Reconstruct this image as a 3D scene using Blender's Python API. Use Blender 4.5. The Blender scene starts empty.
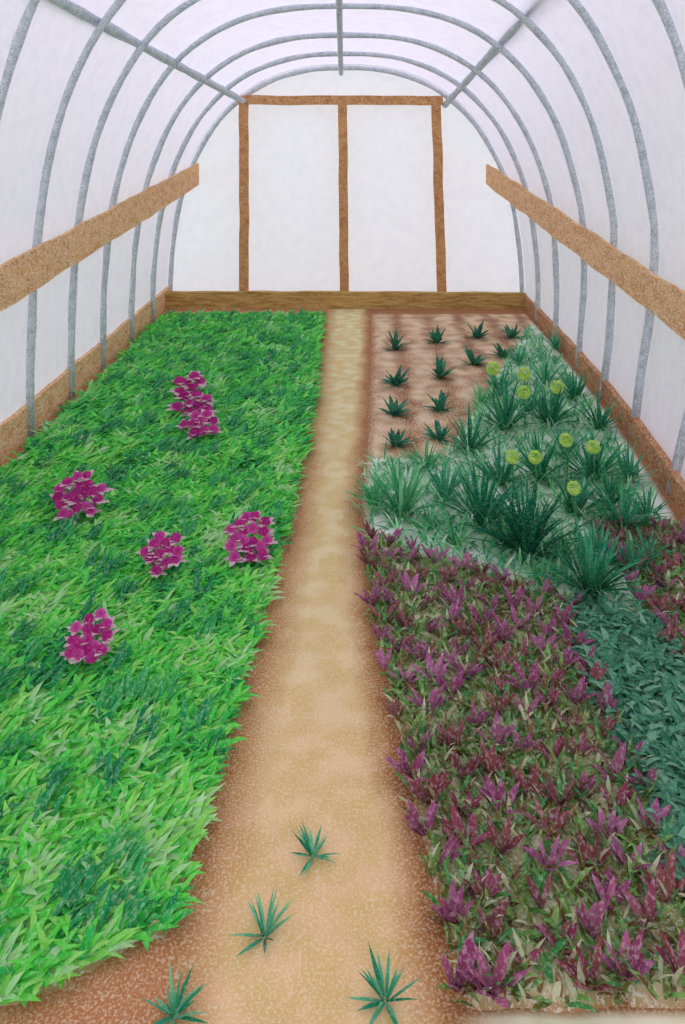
import bpy, math, random
from mathutils import Vector, noise
random.seed(7)
R=random.random
def U(a,b): return a+(b-a)*random.random()
u=0.0133333; F=800.0; D=F*u
scene=bpy.context.scene
scene.view_settings.view_transform='Standard'
def lin(c):
    o=[]
    for v in c[:3]:
        v=v/255.0
        o.append(v/12.92 if v<=0.04045 else ((v+0.055)/1.055)**2.4)
    return (o[0],o[1],o[2],1.0)
def P(X,h,s): return Vector((X*u, D/s, h*u))
def sY(Y): return D/max(Y,0.5)
def clamp(v,a,b): return max(a,min(b,v))
def mixc(a,b,t):
    t=clamp(t,0,1); return tuple(a[i]*(1-t)+b[i]*t for i in range(3))
def interp(tab,x):
    if x<=tab[0][0]: return tab[0][1]
    for (a,va),(b,vb) in zip(tab,tab[1:]):
        if x<=b: return va+(vb-va)*(x-a)/(b-a)
    return tab[-1][1]

# ---------- materials ----------
def nt(m):
    m.use_nodes=True; t=m.node_tree; t.nodes.clear(); return t
def grain_mat(name, col=None, attr=False, grain=(235,230,225), scale=60, lo=.52, hi=.62, amt=.6,
              dark=None, stretch=(1,1,1), translucent=0.0, dscale=14, gstretch=None):
    m=bpy.data.materials.new(name); t=nt(m); N=t.nodes; L=t.links
    out=N.new('ShaderNodeOutputMaterial')
    tc=N.new('ShaderNodeTexCoord'); mp=N.new('ShaderNodeMapping'); mp.inputs['Scale'].default_value=stretch
    L.new(tc.outputs['Object'],mp.inputs['Vector'])
    if attr:
        a=N.new('ShaderNodeAttribute'); a.attribute_name='Col'; csock=a.outputs['Color']
    else:
        a=N.new('ShaderNodeRGB'); a.outputs[0].default_value=lin(col); csock=a.outputs[0]
    if dark:
        n2=N.new('ShaderNodeTexNoise'); n2.inputs['Scale'].default_value=dscale; n2.inputs['Detail'].default_value=5
        L.new(mp.outputs[0],n2.inputs['Vector'])
        r2=N.new('ShaderNodeMapRange'); r2.inputs[1].default_value=.42; r2.inputs[2].default_value=.62
        L.new(n2.outputs[0],r2.inputs[0])
        x=N.new('ShaderNodeMix'); x.data_type='RGBA'
        L.new(r2.outputs[0],x.inputs[0]); L.new(csock,x.inputs[6]); x.inputs[7].default_value=lin(dark)
        csock=x.outputs[2]
    n=N.new('ShaderNodeTexNoise'); n.inputs['Scale'].default_value=scale; n.inputs['Detail'].default_value=3
    n.inputs['Roughness'].default_value=.7
    L.new(mp.outputs[0],n.inputs['Vector'])
    r=N.new('ShaderNodeMapRange'); r.inputs[1].default_value=lo; r.inputs[2].default_value=hi; r.inputs[4].default_value=amt
    L.new(n.outputs[0],r.inputs[0])
    x=N.new('ShaderNodeMix'); x.data_type='RGBA'
    L.new(r.outputs[0],x.inputs[0]); L.new(csock,x.inputs[6]); x.inputs[7].default_value=lin(grain)
    d=N.new('ShaderNodeBsdfDiffuse'); L.new(x.outputs[2],d.inputs[0]); sh=d.outputs[0]
    if translucent>0:
        tr=N.new('ShaderNodeBsdfTranslucent'); L.new(x.outputs[2],tr.inputs[0])
        ms=N.new('ShaderNodeMixShader'); ms.inputs[0].default_value=translucent
        L.new(sh,ms.inputs[1]); L.new(tr.outputs[0],ms.inputs[2]); sh=ms.outputs[0]
    L.new(sh,out.inputs[0])
    return m
M_film=grain_mat('plastic_film',(221,217,229),grain=(211,207,221),scale=9,lo=.4,hi=.7,amt=.7,translucent=.5)
M_endfilm=grain_mat('end_wall_sheet',(234,231,243),grain=(226,223,237),scale=9,lo=.4,hi=.7,amt=.7,translucent=.5)
M_pipe=grain_mat('galvanised_pipe',(192,203,213),grain=(240,242,246),scale=80,lo=.46,hi=.6,amt=.7,dark=(168,181,192))
M_wood=grain_mat('door_timber',(206,148,90),grain=(244,222,194),scale=80,lo=.5,hi=.62,amt=.6,dark=(184,122,68))
M_sill=grain_mat('sill_timber',(200,164,98),grain=(232,212,168),scale=50,lo=.52,hi=.66,amt=.5,dark=(160,124,66),stretch=(.3,1,2.5))
M_rail=grain_mat('rail_timber',(228,176,120),grain=(246,228,206),scale=75,lo=.46,hi=.6,amt=.75,dark=(208,150,94),stretch=(1,.5,1))
M_brd=grain_mat('board_timber',(186,134,90),grain=(236,212,190),scale=70,lo=.48,hi=.62,amt=.6,dark=(158,106,66),stretch=(1,.6,1))
M_ground=grain_mat('soil_ground',attr=True,grain=(242,230,206),scale=120,lo=.48,hi=.62,amt=.42)
M_bed=grain_mat('bed_soil',attr=True,grain=(240,242,236),scale=75,lo=.5,hi=.6,amt=.5)
M_leaf=grain_mat('leaf',attr=True,grain=(210,246,202),scale=75,lo=.5,hi=.62,amt=.42,translucent=.35)
M_dleaf=grain_mat('dark_leaf',attr=True,grain=(180,218,198),scale=75,lo=.52,hi=.64,amt=.4,translucent=.3)
M_purp=grain_mat('purple_leaf',attr=True,grain=(236,212,224),scale=80,lo=.5,hi=.62,amt=.4,translucent=.3)
M_petal=grain_mat('petal',attr=True,grain=(244,196,226),scale=80,lo=.56,hi=.7,amt=.3,translucent=.3)
M_out=grain_mat('outside_grass',(120,150,90),grain=(200,210,180),scale=10)

# ---------- mesh accumulators ----------
class Acc:
    def __init__(s): s.v=[];s.f=[];s.c=[]
    def add(s,vs,fs,c):
        b=len(s.v); s.v+= [tuple(p) for p in vs]; s.f+=[tuple(i+b for i in f) for f in fs]
        if isinstance(c,list): s.c+=c
        else: s.c+=[c]*len(vs)
    def obj(s,name,mat,parent=None,smooth=False):
        me=bpy.data.meshes.new(name); me.from_pydata(s.v,[],s.f); me.update()
        if s.c:
            a=me.color_attributes.new('Col','FLOAT_COLOR','POINT')
            flat=[]
            for c in s.c: flat+=list(lin(c))
            a.data.foreach_set('color',flat)
        if smooth: me.polygons.foreach_set('use_smooth',[True]*len(me.polygons))
        o=bpy.data.objects.new(name,me); scene.collection.objects.link(o); me.materials.append(mat)
        if parent: o.parent=parent
        return o
def empty(name,loc=(0,0,0)):
    e=bpy.data.objects.new(name,None); e.empty_display_size=.1; scene.collection.objects.link(e); e.location=loc
    return e
def vary(c,a):
    d=U(-a,a); return tuple(clamp(x+d+U(-a*.3,a*.3),0,255) for x in c)
def blade(A,b,az,L,W,e0,curl,c0,c1=None,prof=(.45,1,.75,0)):
    c1=c1 or c0; ca,sa=math.cos(az),math.sin(az)
    wx,wy=-sa,ca
    pts=[];x=z=0
    n=len(prof)-1
    for i in range(n+1):
        t=i/n
        pts.append((x,z))
        e=e0-curl*t
        x+=math.cos(e)*L/n; z+=math.sin(e)*L/n
    vs=[];cs=[]
    for i,(r,z) in enumerate(pts):
        t=i/n; c=mixc(c0,c1,t); w=W*.5*prof[i]
        if i<n:
            vs.append((b[0]+ca*r+wx*w,b[1]+sa*r+wy*w,b[2]+z)); vs.append((b[0]+ca*r-wx*w,b[1]+sa*r-wy*w,b[2]+z)); cs+=[c,c]
        else:
            vs.append((b[0]+ca*r,b[1]+sa*r,b[2]+z)); cs.append(c)
    fs=[(2*i,2*i+1,2*i+3,2*i+2) for i in range(n-1)]+[(2*n-2,2*n-1,2*n)]
    A.add(vs,fs,cs)
def beam(A,p0,p1,wv,hv,n=12):
    p0,p1,wv,hv=map(Vector,(p0,p1,wv,hv))
    vs=[];fs=[]
    for i in range(n+1):
        t=i/n; c=p0.lerp(p1,t)
        j=1+.12*noise.noise(c*3)
        for a,b in((-1,-1),(1,-1),(1,1),(-1,1)):
            vs.append(c+wv*.5*a+hv*.5*b*j)
    for i in range(n):
        for k in range(4):
            fs.append((4*i+k,4*i+(k+1)%4,4*i+4+(k+1)%4,4*i+4+k))
    fs.append((3,2,1,0)); fs.append((4*n,4*n+1,4*n+2,4*n+3))
    A.add(vs,fs,[])
def tube(A,pts,r,seg=10,c=None,cyc=False):
    vs=[];fs=[];n=len(pts)
    for i,p in enumerate(pts):
        a=pts[max(i-1,0)]; b=pts[min(i+1,n-1)]
        t=(Vector(b)-Vector(a)).normalized()
        ref=Vector((0,1,0)) if abs(t.y)<.9 else Vector((1,0,0))
        x=t.cross(ref).normalized(); y=t.cross(x)
        rr=r[i] if isinstance(r,list) else r
        for k in range(seg):
            an=2*math.pi*k/seg
            vs.append(Vector(p)+x*math.cos(an)*rr+y*math.sin(an)*rr)
    for i in range(n-1):
        for k in range(seg):
            fs.append((i*seg+k,i*seg+(k+1)%seg,(i+1)*seg+(k+1)%seg,(i+1)*seg+k))
    fs.append(tuple(range(seg))[::-1]); fs.append(tuple((n-1)*seg+k for k in range(seg)))
    A.add(vs,fs,[c]*len(vs) if c else [])

# ---------- hoop profile ----------
def hoop_pts(s, ex=0.0, N=56):
    s=clamp(s,1,2.35); H=237+64*(s-1)+ex; p=2.4+.45*clamp((s-1)/.5,0,1)
    pts=[]
    for i in range(N+1):
        th=math.pi*i/N
        c,sn=math.cos(th),math.sin(th)
        h=H*abs(sn)**(2/p)
        if c>0: w=177+ex-22*(s-1)*max(0,1-h/110)
        else: w=175+ex
        pts.append((w*abs(c)**(2/p)*(1 if c>0 else -1),h))
    return pts[::-1]
ds=[1.0,.909,.82,.722,.639,.556,.466,.376,.286,.196,.106,.016,-.07]
def s_of(d): return 1/max(d,.3)
for k,d in enumerate(ds):
    A=Acc(); s=s_of(d)
    pts=[Vector((x*u,D*d,h*u)) for x,h in hoop_pts(s)]
    pts=[p+Vector((.016*noise.noise(p*1.7+Vector((k*9,0,0))),.01*noise.noise(p*1.1),0)) for p in pts]
    rr=[.031*(1+.3*noise.noise(p*3+Vector((k*3,0,0)))) for p in pts]
    tube(A,pts,rr)
    A.obj('greenhouse_hoop',M_pipe,smooth=True)
# ---------- film ----------
def film(name,side):
    A=Acc(); dd=[1.0-.045*i for i in range(25)]; dd[0]=1.008
    N=56; half=N//2
    rng=range(0,half+1) if side=='left' else range(half,N+1)
    rows=[]
    for d in dd:
        hp=hoop_pts(s_of(d),4.5,N); rows.append([Vector((hp[i][0]*u,D*d,hp[i][1]*u)) for i in rng])
    m=len(rows[0]); vs=[p for r in rows for p in r]
    fs=[(i*m+j,i*m+j+1,(i+1)*m+j+1,(i+1)*m+j) for i in range(len(rows)-1) for j in range(m-1)]
    A.add(vs,fs,[]); A.obj(name,M_film,smooth=True)
film('wall_left','left'); film('wall_right','right')
A=Acc(); hp=hoop_pts(1.0,5)
vs=[Vector((x*u,D+.07,h*u)) for x,h in hp]+[Vector((0,D+.07,0))]
fs=[(i,i+1,len(vs)-1) for i in range(len(hp)-1)]
A.add(vs,fs,[]); A.obj('wall_back',M_endfilm)
# ---------- purlins ----------
def lp(a,b,t): return tuple(a[i]+(b[i]-a[i])*t for i in range(3))
def pur(a,b,t1):
    A=Acc(); pts=[]
    for i in range(41):
        X,h,d=lp(a,b,t1*i/40); pts.append(Vector((X*u,D*d,h*u)))
    tube(A,pts,[.042*(1+.3*noise.noise(p*3)) for p in pts]); A.obj('roof_purlin',M_pipe,smooth=True)
pur((-100,203,1.0),(-140,232,.556),1.5)
pur((100,200,1.0),(118,245,.667),1.8)
A=Acc(); pts=[]
for i in range(30):
    d=1-.9*i/29; s=clamp(1/max(d,.3),1,2.35); pts.append(Vector((-4*u,D*d,(237+64*(s-1)-5.5)*u)))
tube(A,pts,.032); A.obj('ridge_pole',M_pipe,smooth=True)
# ---------- side rails ----------
A=Acc(); a=P(-147,131,1.0); b=P(-170,92,2.0); b2=a+(b-a)*1.5
beam(A,a,b2,(.03,0,0),(0,0,22*u),60); A.obj('timber_side_rail',M_rail)
A=Acc(); a=P(142,131,1.0); b=P(166,80,2.0); b2=a+(b-a)*1.4
beam(A,a,b2,(.03,0,0),(0,0,21*u),60); A.obj('timber_side_rail',M_rail)
# ---------- baseboards ----------
A=Acc(); beam(A,Vector((-177*u,D,8*u)),Vector((-177*u,0,8*u)),(.04,0,0),(0,0,20*u),60); A.obj('baseboard_left',M_rail)
A=Acc()
for i in range(20):
    d0=1-.05*i; d1=d0-.05
    w0=177-22*(clamp(1/max(d0,.3),1,2.35)-1)+1; w1=177-22*(clamp(1/max(d1,.3),1,2.35)-1)+1
    beam(A,Vector((w0*u,D*d0,5*u)),Vector((w1*u,D*d1,5*u)),(.05,0,0),(0,0,13.5*u))
A.obj('baseboard_right',M_brd)
A=Acc(); beam(A,P(-183,8,1.02),P(177,7,1.02),(0,.09,0),(0,0,17*u),40); A.obj('baseboard_back',M_sill)
# ---------- door ----------
dr=empty('door_1',(0,D-.06,0))
def dpart(nm,x0,x1,h0,h1,th=.07,mat=M_wood,x0t=None,x1t=None):
    A=Acc(); y0,y1=-th/2,th/2; n=20; vs=[];fs=[]
    x0t=x0 if x0t is None else x0t; x1t=x1 if x1t is None else x1t
    vert=(h1-h0)>(x1-x0)
    for i in range(n+1):
        t=i/n; w=1.1*noise.noise(Vector((t*6,x0,h0)))
        if vert:
            xa=x0+(x0t-x0)*t+w; xb=x1+(x1t-x1)*t+w; h=h0+(h1-h0)*t
            q=[(xa*u,y0,h*u),(xb*u,y0,h*u),(xb*u,y1,h*u),(xa*u,y1,h*u)]
        else:
            x=x0+(x1-x0)*t
            q=[(x*u,y0,(h0+w)*u),(x*u,y0,(h1+w)*u),(x*u,y1,(h1+w)*u),(x*u,y1,(h0+w)*u)]
        vs+=q
    for i in range(n):
        for k in range(4): fs.append((4*i+k,4*i+(k+1)%4,4*i+4+(k+1)%4,4*i+4+k))
    fs.append((0,1,2,3)); fs.append((4*n+3,4*n+2,4*n+1,4*n))
    A.add(vs,fs,[]); A.obj(nm,mat,dr)
dpart('jamb_left',-105,-96,4,202)
dpart('jamb_right',92,101,4,202,x0t=86,x1t=95)
dpart('mullion',-5,4,4,202,x0t=-7,x1t=2)
dpart('lintel',-106,97,200,209,th=.085)

# ---------- ground ----------
Ltab=[(1.0,-19),(1.5,-19),(2.18,-21),(3.39,-29),(4.3,-32.5),(5.12,-35),(6,-38)]
Rtab=[(1.0,23),(1.5,14),(2.18,5),(2.8,7),(3.39,11),(4.3,16),(5.12,19),(6,21)]
def pl(s): return interp(Ltab,s)
def pr(s): return interp(Rtab,s)
def wr(s): return 177-22*(clamp(s,1,2.35)-1)
def lfront(X):
    return 5.28 if X<-64 else 5.28-.42*clamp((X+64)/22,0,1)
A=Acc(); dx=.025; nx=196; ny=470; x0=-2.45; y0=-1.0
vs=[];cs=[]
for j in range(ny+1):
    Y=y0+j*dx; s=sY(Y)
    for i in range(nx+1):
        X=x0+i*dx; xu=X/u
        L_,R_=pl(s),pr(s)
        nn=noise.noise(Vector((X*7,Y*3,0)))*2.5+noise.noise(Vector((X*25,Y*12,4)))*1.5
        dl=xu-L_+nn; dr_=R_-xu+nn
        near=clamp((s-1.2)/3.3,0,1)
        c=mixc((224,218,172),(230,190,142),near)
        c=mixc(c,(208,176,108),clamp(.35+1.1*noise.noise(Vector((X*9,Y*9,9)))+.5*noise.noise(Vector((X*30,Y*25,3))),0,.6))
        e=min(dl/(12),dr_/8)
        c=mixc((158,100,54),c,clamp(e,0,1)**.7)
        if xu<L_: c=mixc((180,120,76),(236,226,204),clamp((-xu-62)/22+nn*.15,0,1) if s>5.25 else 0)
        if s>5.3 and xu>R_: c=mixc(c,(232,226,196),clamp((xu-R_)/8,0,1))
        vs.append((X,Y,.006*noise.noise(Vector((X*8,Y*8,1))))); cs.append(c)
fs=[(j*(nx+1)+i,j*(nx+1)+i+1,(j+1)*(nx+1)+i+1,(j+1)*(nx+1)+i) for j in range(ny) for i in range(nx)]
A.add(vs,fs,cs); A.obj('floor',M_ground,smooth=True)
A=Acc(); A.add([(-40,-30,-.03),(40,-30,-.03),(40,50,-.03),(-40,50,-.03)],[(0,1,2,3)],[]); A.obj('outside_ground',M_out)

def purple_far(X): return 2.42+.0058*(X-10)
def zone(X,s):
    if s<1.95 and X*s+345 < 532-(s*165+140-325)*.64: return 'soil'
    if X>104 and s>2.35 and s<5: return 'purple' if s<3.5 or X>108 else 'teal'
    if s<purple_far(X): return 'mid'
    if X>76+6*clamp((3.2-s)*2,0,2) and s>2.7: return 'teal'
    return 'purple'
def bedmesh(name,side,s0,s1,colf,H=2.4):
    A=Acc(); nj=190; ni=90; vs=[];cs=[]
    Y1=D/s0; Y0=D/s1
    for j in range(nj+1):
        Y=Y0+(Y1-Y0)*j/nj; s=D/Y
        a,b=(-172,pl(s)-2) if side=='left' else (pr(s)+2,wr(s)-3)
        for i in range(ni+1):
            t=i/ni; X=a+(b-a)*t
            yf=D/lfront(X) if side=='left' else Y0
            edge=min(t*(b-a)/5,(1-t)*(b-a)/5,(Y-yf)/.05,(Y1-Y)/.07)
            e=clamp(edge,0,1); h=H*math.sin(e*math.pi/2)+ (.5*noise.noise(Vector((X*.08,Y*6,3))) if e>.5 else 0) -.6
            vs.append((X*u,Y,h*u)); cs.append(colf(X,Y,s,e))
    fs=[(j*(ni+1)+i,j*(ni+1)+i+1,(j+1)*(ni+1)+i+1,(j+1)*(ni+1)+i) for j in range(nj) for i in range(ni)]
    A.add(vs,fs,cs); return A.obj(name,M_bed,smooth=True)
def lcol(X,Y,s,e):
    n=noise.noise(Vector((X*.06,Y*5,2)))
    return mixc((168,124,84),mixc((136,234,116),(194,246,176),clamp(.5+n,0,1)),e)
def rcol(X,Y,s,e):
    n=noise.noise(Vector((X*.1,Y*7,2))); z=zone(X,s)
    if z=='soil':
        st=abs(math.sin((X-pr(s)+2)/28*math.pi))
        c=mixc((150,98,56),(222,194,156),clamp(st*.85+n*.7,0,1))
    elif z=='mid': c=mixc((238,244,236),(176,220,184),clamp(.3+1.3*n,0,1))
    elif z=='teal': c=mixc((100,160,128),(150,200,170),clamp(.5+n,0,1))
    else: c=mixc((210,208,166),(132,134,80),clamp(.5+1.5*n,0,1))
    return mixc((164,110,72),c,e)
bedmesh('garden_bed','left',1.06,5.28,lcol)
bedmesh('garden_bed','right',1.06,5.3,rcol)

# ---------- left foliage ----------
A=Acc()
Y0,Y1=D/5.28,D/1.075
GB=[(112,232,88),(82,216,86),(164,240,116),(56,192,90),(34,150,94),(190,236,172)]
for _ in range(38000):
    Y=Y0+(Y1-Y0)*R()**1.25; s=D/Y
    X=U(-168,pl(s)-3)
    if s>lfront(X): continue
    nz=.9*noise.noise(Vector((X*.05,Y*2.6,11)))+.9*noise.noise(Vector((X*.17,Y*8,5)))
    q=nz+U(-.33,.33)
    if q>.54: c=GB[4]
    elif q>.32: c=GB[3]
    elif q>.08: c=GB[1]
    elif q>-.22: c=GB[0]
    elif q>-.46: c=GB[2]
    else: c=GB[5]
    if s<1.9 and R()<.4: c=mixc(c,(84,216,116),.5)
    c=vary(c,12)
    az=U(-.2,1.4) if R()<.55 else U(0,2*math.pi)
    L=U(5,10)*u*(1.15 if s<2 else .85)
    blade(A,(X*u,Y,1.6*u),az,L,U(1.4,2.8)*u*(1.2 if s<2 else .85),U(.25,.8),U(.4,1.1),mixc(c,(70,186,90),.2),c)
for _ in range(300):
    Y=Y0+(Y1-Y0)*R()**1.2; s=D/Y; X=U(-164,pl(s)-9)
    if s>lfront(X)-.1: continue
    c0=random.choice([(48,160,100),(38,142,92),(68,180,104)])
    az0=U(.5,1.3)
    for k in range(8):
        c=vary(c0,10)
        blade(A,((X+U(-3,3))*u,Y+U(-.05,.05),3*u),az0+U(-.5,.5),U(7,11)*u*(1 if s<2 else .8),U(1,1.8)*u,U(.5,1.0),U(.3,.9),c,c)
A.v=[(max(x,-173*u),y,z) for x,y,z in A.v]
A.obj('leafy_green_crop',M_leaf)

# ---------- pink flower clusters ----------
def floret(A,c,r,n,col):
    n=n.normalized(); ref=Vector((0,0,1)) if abs(n.z)<.9 else Vector((1,0,0))
    x=n.cross(ref).normalized(); y=n.cross(x); a0=U(0,6.28)
    vs=[c+n*r*.25];cs=[vary((166,40,120),10)]
    K=20
    for k in range(K):
        an=a0+2*math.pi*k/K; rr=r*(.85+.15*abs(math.cos(2.5*(an-a0))))
        vs.append(c+x*math.cos(an)*rr+y*math.sin(an)*rr); cs.append(col)
    A.add(vs,[(0,1+k,1+(k+1)%K) for k in range(K)],cs)
def cluster(px,py,rx,ry,nf):
    h=11.0; s=(py-140)/(165-h); X=(px-345)/s
    c=P(X,h,s); e=empty('pink_flower_cluster',(c.x,c.y,0))
    A=Acc(); B=Acc(); pts=[]
    tries=0
    while len(pts)<nf and tries<6000:
        tries+=1
        a=U(-1,1); b=U(-1,1)
        if a*a+b*b>.9: continue
        if all(((a-p[0])*rx)**2+((b-p[1])*ry)**2>(7.8)**2 for p in pts): pts.append((a,b))
    for a,b in pts:
        dxm=a*rx/s*u; v=b*ry/s*u
        tilt=.62
        dy=v*.95; dz=v*tilt
        pos=Vector((dxm, dy, dz+h*u+U(-.3,.3)*u))
        col=vary(random.choice([(200,62,150),(182,50,134),(208,86,166),(166,44,124)]),10)
        floret(A,pos,5.8/s*u,Vector((U(-.3,.3),-.9,1)),col)
        for k in range(8):
            an=U(0,6.28)
            blade(B,(pos.x,pos.y+.012,pos.z-1.2*u),an,U(8,14)/s*u,7/s*u,U(-.1,.5),.4,(240,170,212),(222,214,206),prof=(.6,1,.8,0))
    A.obj('florets',M_petal,e); B.obj('calyx',M_petal,e)
    S=Acc()
    for k in range(6):
        a,b=pts[k%len(pts)]
        S_x=a*rx/s*u
        tube(S,[Vector((S_x*.3,.02,1*u)),Vector((S_x*.7,.02,5*u)),Vector((S_x,b*ry/s*u*.95,(b*ry/s*.62+h-.5)*u))],.004,6,(40,140,60))
    S.obj('stems',M_leaf,e)
for a in [(187,386,14,13,7),(194,403,21,12,9),(200,426,18,15,9),(78,496,25,22,20),(163,553,19,17,13),(249,538,23,22,18),(90,637,21,22,17)]: cluster(*a)

# ---------- generic tuft ----------
def tuft(name,px,py,hp,n,cols,wfac=.09,spread=1.0,zb=1.6,elo=.45,ehi=1.45,mat=None):
    s=(py-140)/(165-zb); X=(px-345)/s; b=P(X,zb,s); L=hp/s*u
    A=Acc()
    for k in range(n):
        az=2*math.pi*k/n+U(-.3,.3)
        e=U(elo,ehi)
        c=vary(random.choice(cols),10)
        o=.1*L*R()
        blade(A,(math.cos(az)*o,math.sin(az)*o,0),az,L*U(.55,1.1),L*wfac*U(.7,1.3),e,U(.1,.8)*spread,mixc(c,(30,90,60),.2),c,prof=(.5,1,1,.6,0))
    # leaves stop at the side board
    A.v=[(min(x,(wr(sY(b.y+y))-4)*u-b.x),y,max(z,.0)) for x,y,z in A.v]
    o=A.obj(name,mat or M_dleaf); o.location=b; return o
DG=[(40,140,94),(28,120,82),(66,164,114),(44,148,114)]
VD=[(16,110,76),(24,120,82),(14,98,68)]
TG=[(70,176,134),(46,150,112),(110,196,154)]
for px,py,hp in [(395,350,21),(396,386,24),(394,416,22),(396,447,24),(437,343,21),(440,378,24),(441,410,23),(440,440,25),(478,338,20),(474,365,22),(512,338,20),(503,357,20)]:
    tuft('seedling',px,py,hp,18,[(44,130,100),(64,148,114),(34,112,86)],.2,elo=.3)
for px,py,hp in [(313,856,34),(265,936,38),(385,1001,46),(174,1016,40)]:
    tuft('weed_sprig',px,py,hp,20,TG,.085,.5,zb=.3,elo=.15,ehi=1.35)
LG=[(94,194,124),(70,170,108),(134,214,156)]
big=[(402,516,60,56,LG),(482,524,64,64,DG),(528,556,78,90,VD),(590,594,70,70,DG),
 (470,452,46,40,DG),(505,430,50,42,DG),(550,425,50,42,DG),(540,480,50,44,DG),(592,480,54,46,DG),(622,530,54,46,DG),(575,515,50,40,DG),
 (500,395,36,34,TG),(545,385,34,32,TG),(575,400,38,34,DG),(600,430,40,34,DG),(520,365,28,30,TG),(445,500,44,34,TG),(374,505,40,34,LG),(628,480,42,34,TG),(455,545,40,30,LG),(500,485,50,38,DG),(632,572,42,36,DG),(425,470,36,30,LG),(556,350,24,26,TG),
 (600,560,44,36,TG),(560,560,40,34,LG),(648,520,34,30,DG),(505,545,40,34,LG),(540,585,34,30,LG),(480,405,30,26,LG),(530,410,36,30,TG),(610,505,44,36,DG),(565,455,40,32,TG),(430,530,34,28,LG),(648,560,34,28,TG)]
for px,py,hp,n,cols in big:
    tuft('green_leafy_plant',px,py,hp,n,cols,.06)
A=Acc(); n=0
while n<3600:
    Y=U(D/2.95,D/1.1); s=D/Y; X=U(pr(s)+3,wr(s)-12)
    if zone(X,s)!='mid' : continue
    n+=1
    c=vary(random.choice([(100,194,130),(70,160,112),(170,226,176),(214,238,216),(120,208,136),(60,160,120)]),12)
    blade(A,(X*u,Y,1.6*u),U(0,6.28),U(6,12)*u,U(.8,1.5)*u,U(.3,1.1),U(.2,1),c,c)
A.obj('green_herb_crop',M_leaf)
A=Acc(); n=0
while n<3600:
    Y=U(D/4.95,D/2.6); s=D/Y; X=U(64,wr(s)-6)
    if zone(X+U(-3,3),s)!='teal': continue
    n+=1
    c=vary(random.choice([(82,148,116),(94,160,126),(66,132,104),(130,184,154)]),8)
    blade(A,(X*u,Y,1.6*u),U(0,6.28),U(5,9)*u,U(1.6,3.0)*u,U(.4,1.1),U(.8,1.8),c,c,prof=(.4,1,1,.6,0))
A.v=[(min(x,(wr(sY(y))-3)*u),y,z) for x,y,z in A.v]
A.obj('dark_kale_crop',M_dleaf)
A=Acc(); n=0
while n<6800:
    Y=U(D/5.3,D/2.33); s=D/Y; X=U(pr(s)+2,wr(s)-6)
    if zone(X+U(-2,2),s)!='purple': continue
    n+=1
    c=vary(random.choice([(118,164,82),(96,146,76),(146,110,76),(124,84,66),(140,176,96),(80,158,90),(210,210,172),(110,122,60)]),12)
    blade(A,(X*u,Y,1.6*u),U(0,6.28),U(3.5,7)*u,U(.7,1.6)*u,U(.4,1.2),U(.2,1),c,c)
A.obj('understory_weeds',M_leaf)
A=Acc(); placed=[]; tries=0
while tries<16000:
    tries+=1
    Y=U(D/5.25,D/2.38); s=D/Y; X=U(pr(s)+2,wr(s)-8)
    if zone(X,s)!='purple': continue
    if any((X-a)**2*u*u/.0084+(Y-b)**2/.0135<1 for a,b in placed): continue
    placed.append((X,Y))
    b=(X*u,Y,1.8*u); hue=random.choice([(176,92,146),(164,78,130),(152,70,98),(142,74,78),(190,112,162),(156,84,124),(138,78,84)])
    sc=U(.8,1.15)
    for k in range(random.randint(6,9)):
        az=U(0,6.28) if k>3 else random.choice([.25,2.9,.8,2.3])+U(-.2,.2)
        c=vary(hue,18)
        blade(A,b,az,U(5,8.8)*u*sc,U(1.5,2.7)*u*sc,U(.6,1.25),U(0,.6),mixc(c,(116,96,78),.4),c,prof=(.3,.8,1,.7,0))
A.v=[(min(x,(wr(sY(y))-3)*u),y,z) for x,y,z in A.v]
A.obj('purple_lettuce_crop',M_purp)
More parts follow.
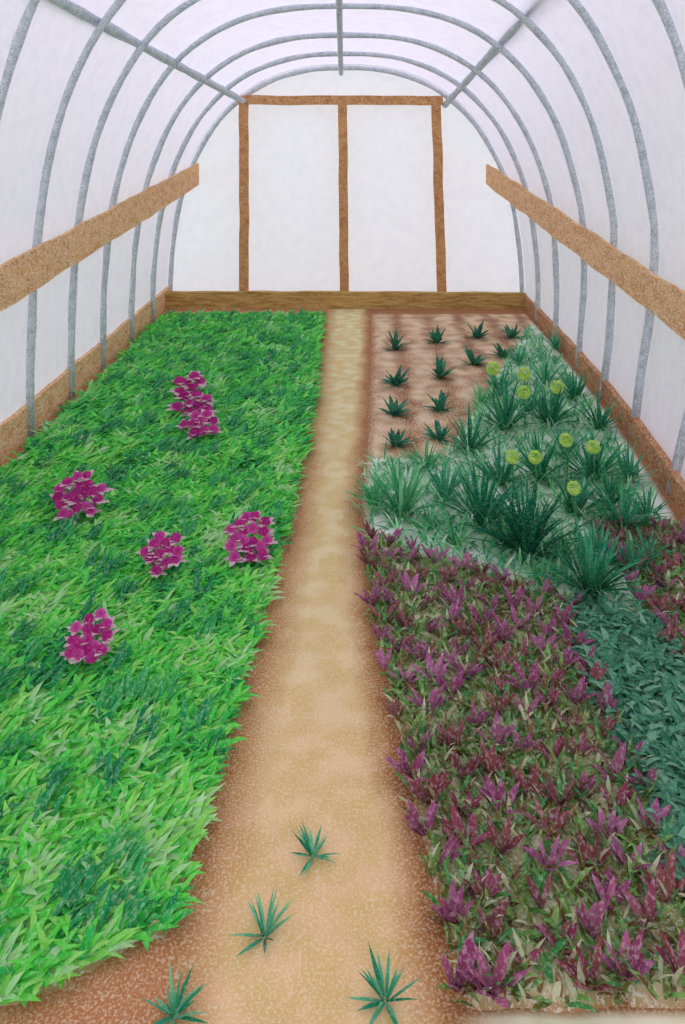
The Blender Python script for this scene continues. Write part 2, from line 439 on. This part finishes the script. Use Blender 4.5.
# yellow-green flowers: small pompoms
def yflower(px,py):
    h=24; s=(py-140)/(165-h); X=(px-345)/s; w0=P(X,h,s)
    e=empty('yellow_flower',(w0.x,w0.y,0)); A=Acc(); r=6.8/s*u; c=Vector((0,0,w0.z))
    K=60
    for k in range(K):
        zz=1-1.8*(k+.5)/K; ph=k*2.39996; q=math.sqrt(max(0,1-zz*zz))
        n=Vector((q*math.cos(ph),q*math.sin(ph),zz)); up=Vector((0,0,1))
        t=(up-n*up.dot(n)); t=t.normalized() if t.length>.01 else Vector((1,0,0)); w=n.cross(t)
        b=c+n*r*.62; tip=c+n*r*1.0-t*r*.35
        col=vary(random.choice([(206,240,116),(190,230,100),(222,246,146)]),8)
        A.add([b+w*r*.24,b-w*r*.24,(b+tip)/2-w*r*.32+n*r*.14,(b+tip)/2+w*r*.32+n*r*.14,tip],[(0,1,2,3),(3,2,4)],[mixc(col,(160,200,70),.3)]*2+[col]*3)
    A.obj('petals',M_leaf,e)
    S=Acc(); tube(S,[Vector((0,0,1*u)),Vector((.01,0,h*.5*u)),Vector((0,0,c.z))],.006,6,(60,150,90)); S.obj('stem',M_leaf,e)
for p in [(493,368),(524,374),(557,387),(524,392),(566,440),(512,457),(535,457),(593,447),(574,488)]: yflower(*p)

# ---------- light ----------
w=bpy.data.worlds.new('sky'); scene.world=w; w.use_nodes=True
bg=w.node_tree.nodes['Background']; bg.inputs[0].default_value=(.97,.945,1,1); bg.inputs[1].default_value=1.85
sl=bpy.data.lights.new('sun','SUN'); sl.energy=1.2; sl.angle=.3; so=bpy.data.objects.new('sun',sl); scene.collection.objects.link(so)
so.rotation_euler=(math.radians(-35),math.radians(-15),0)
# ---------- camera ----------
cd=bpy.data.cameras.new('camera'); cam=bpy.data.objects.new('camera',cd); scene.collection.objects.link(cam)
cam.location=(0,0,165*u); cam.rotation_euler=(math.radians(90),0,0)
cd.sensor_fit='VERTICAL'; cd.sensor_height=36; cd.lens=F*36/1024
cd.shift_x=-2.5/1024; cd.shift_y=-(512-140)/1024
cd.clip_start=.05
scene.camera=cam
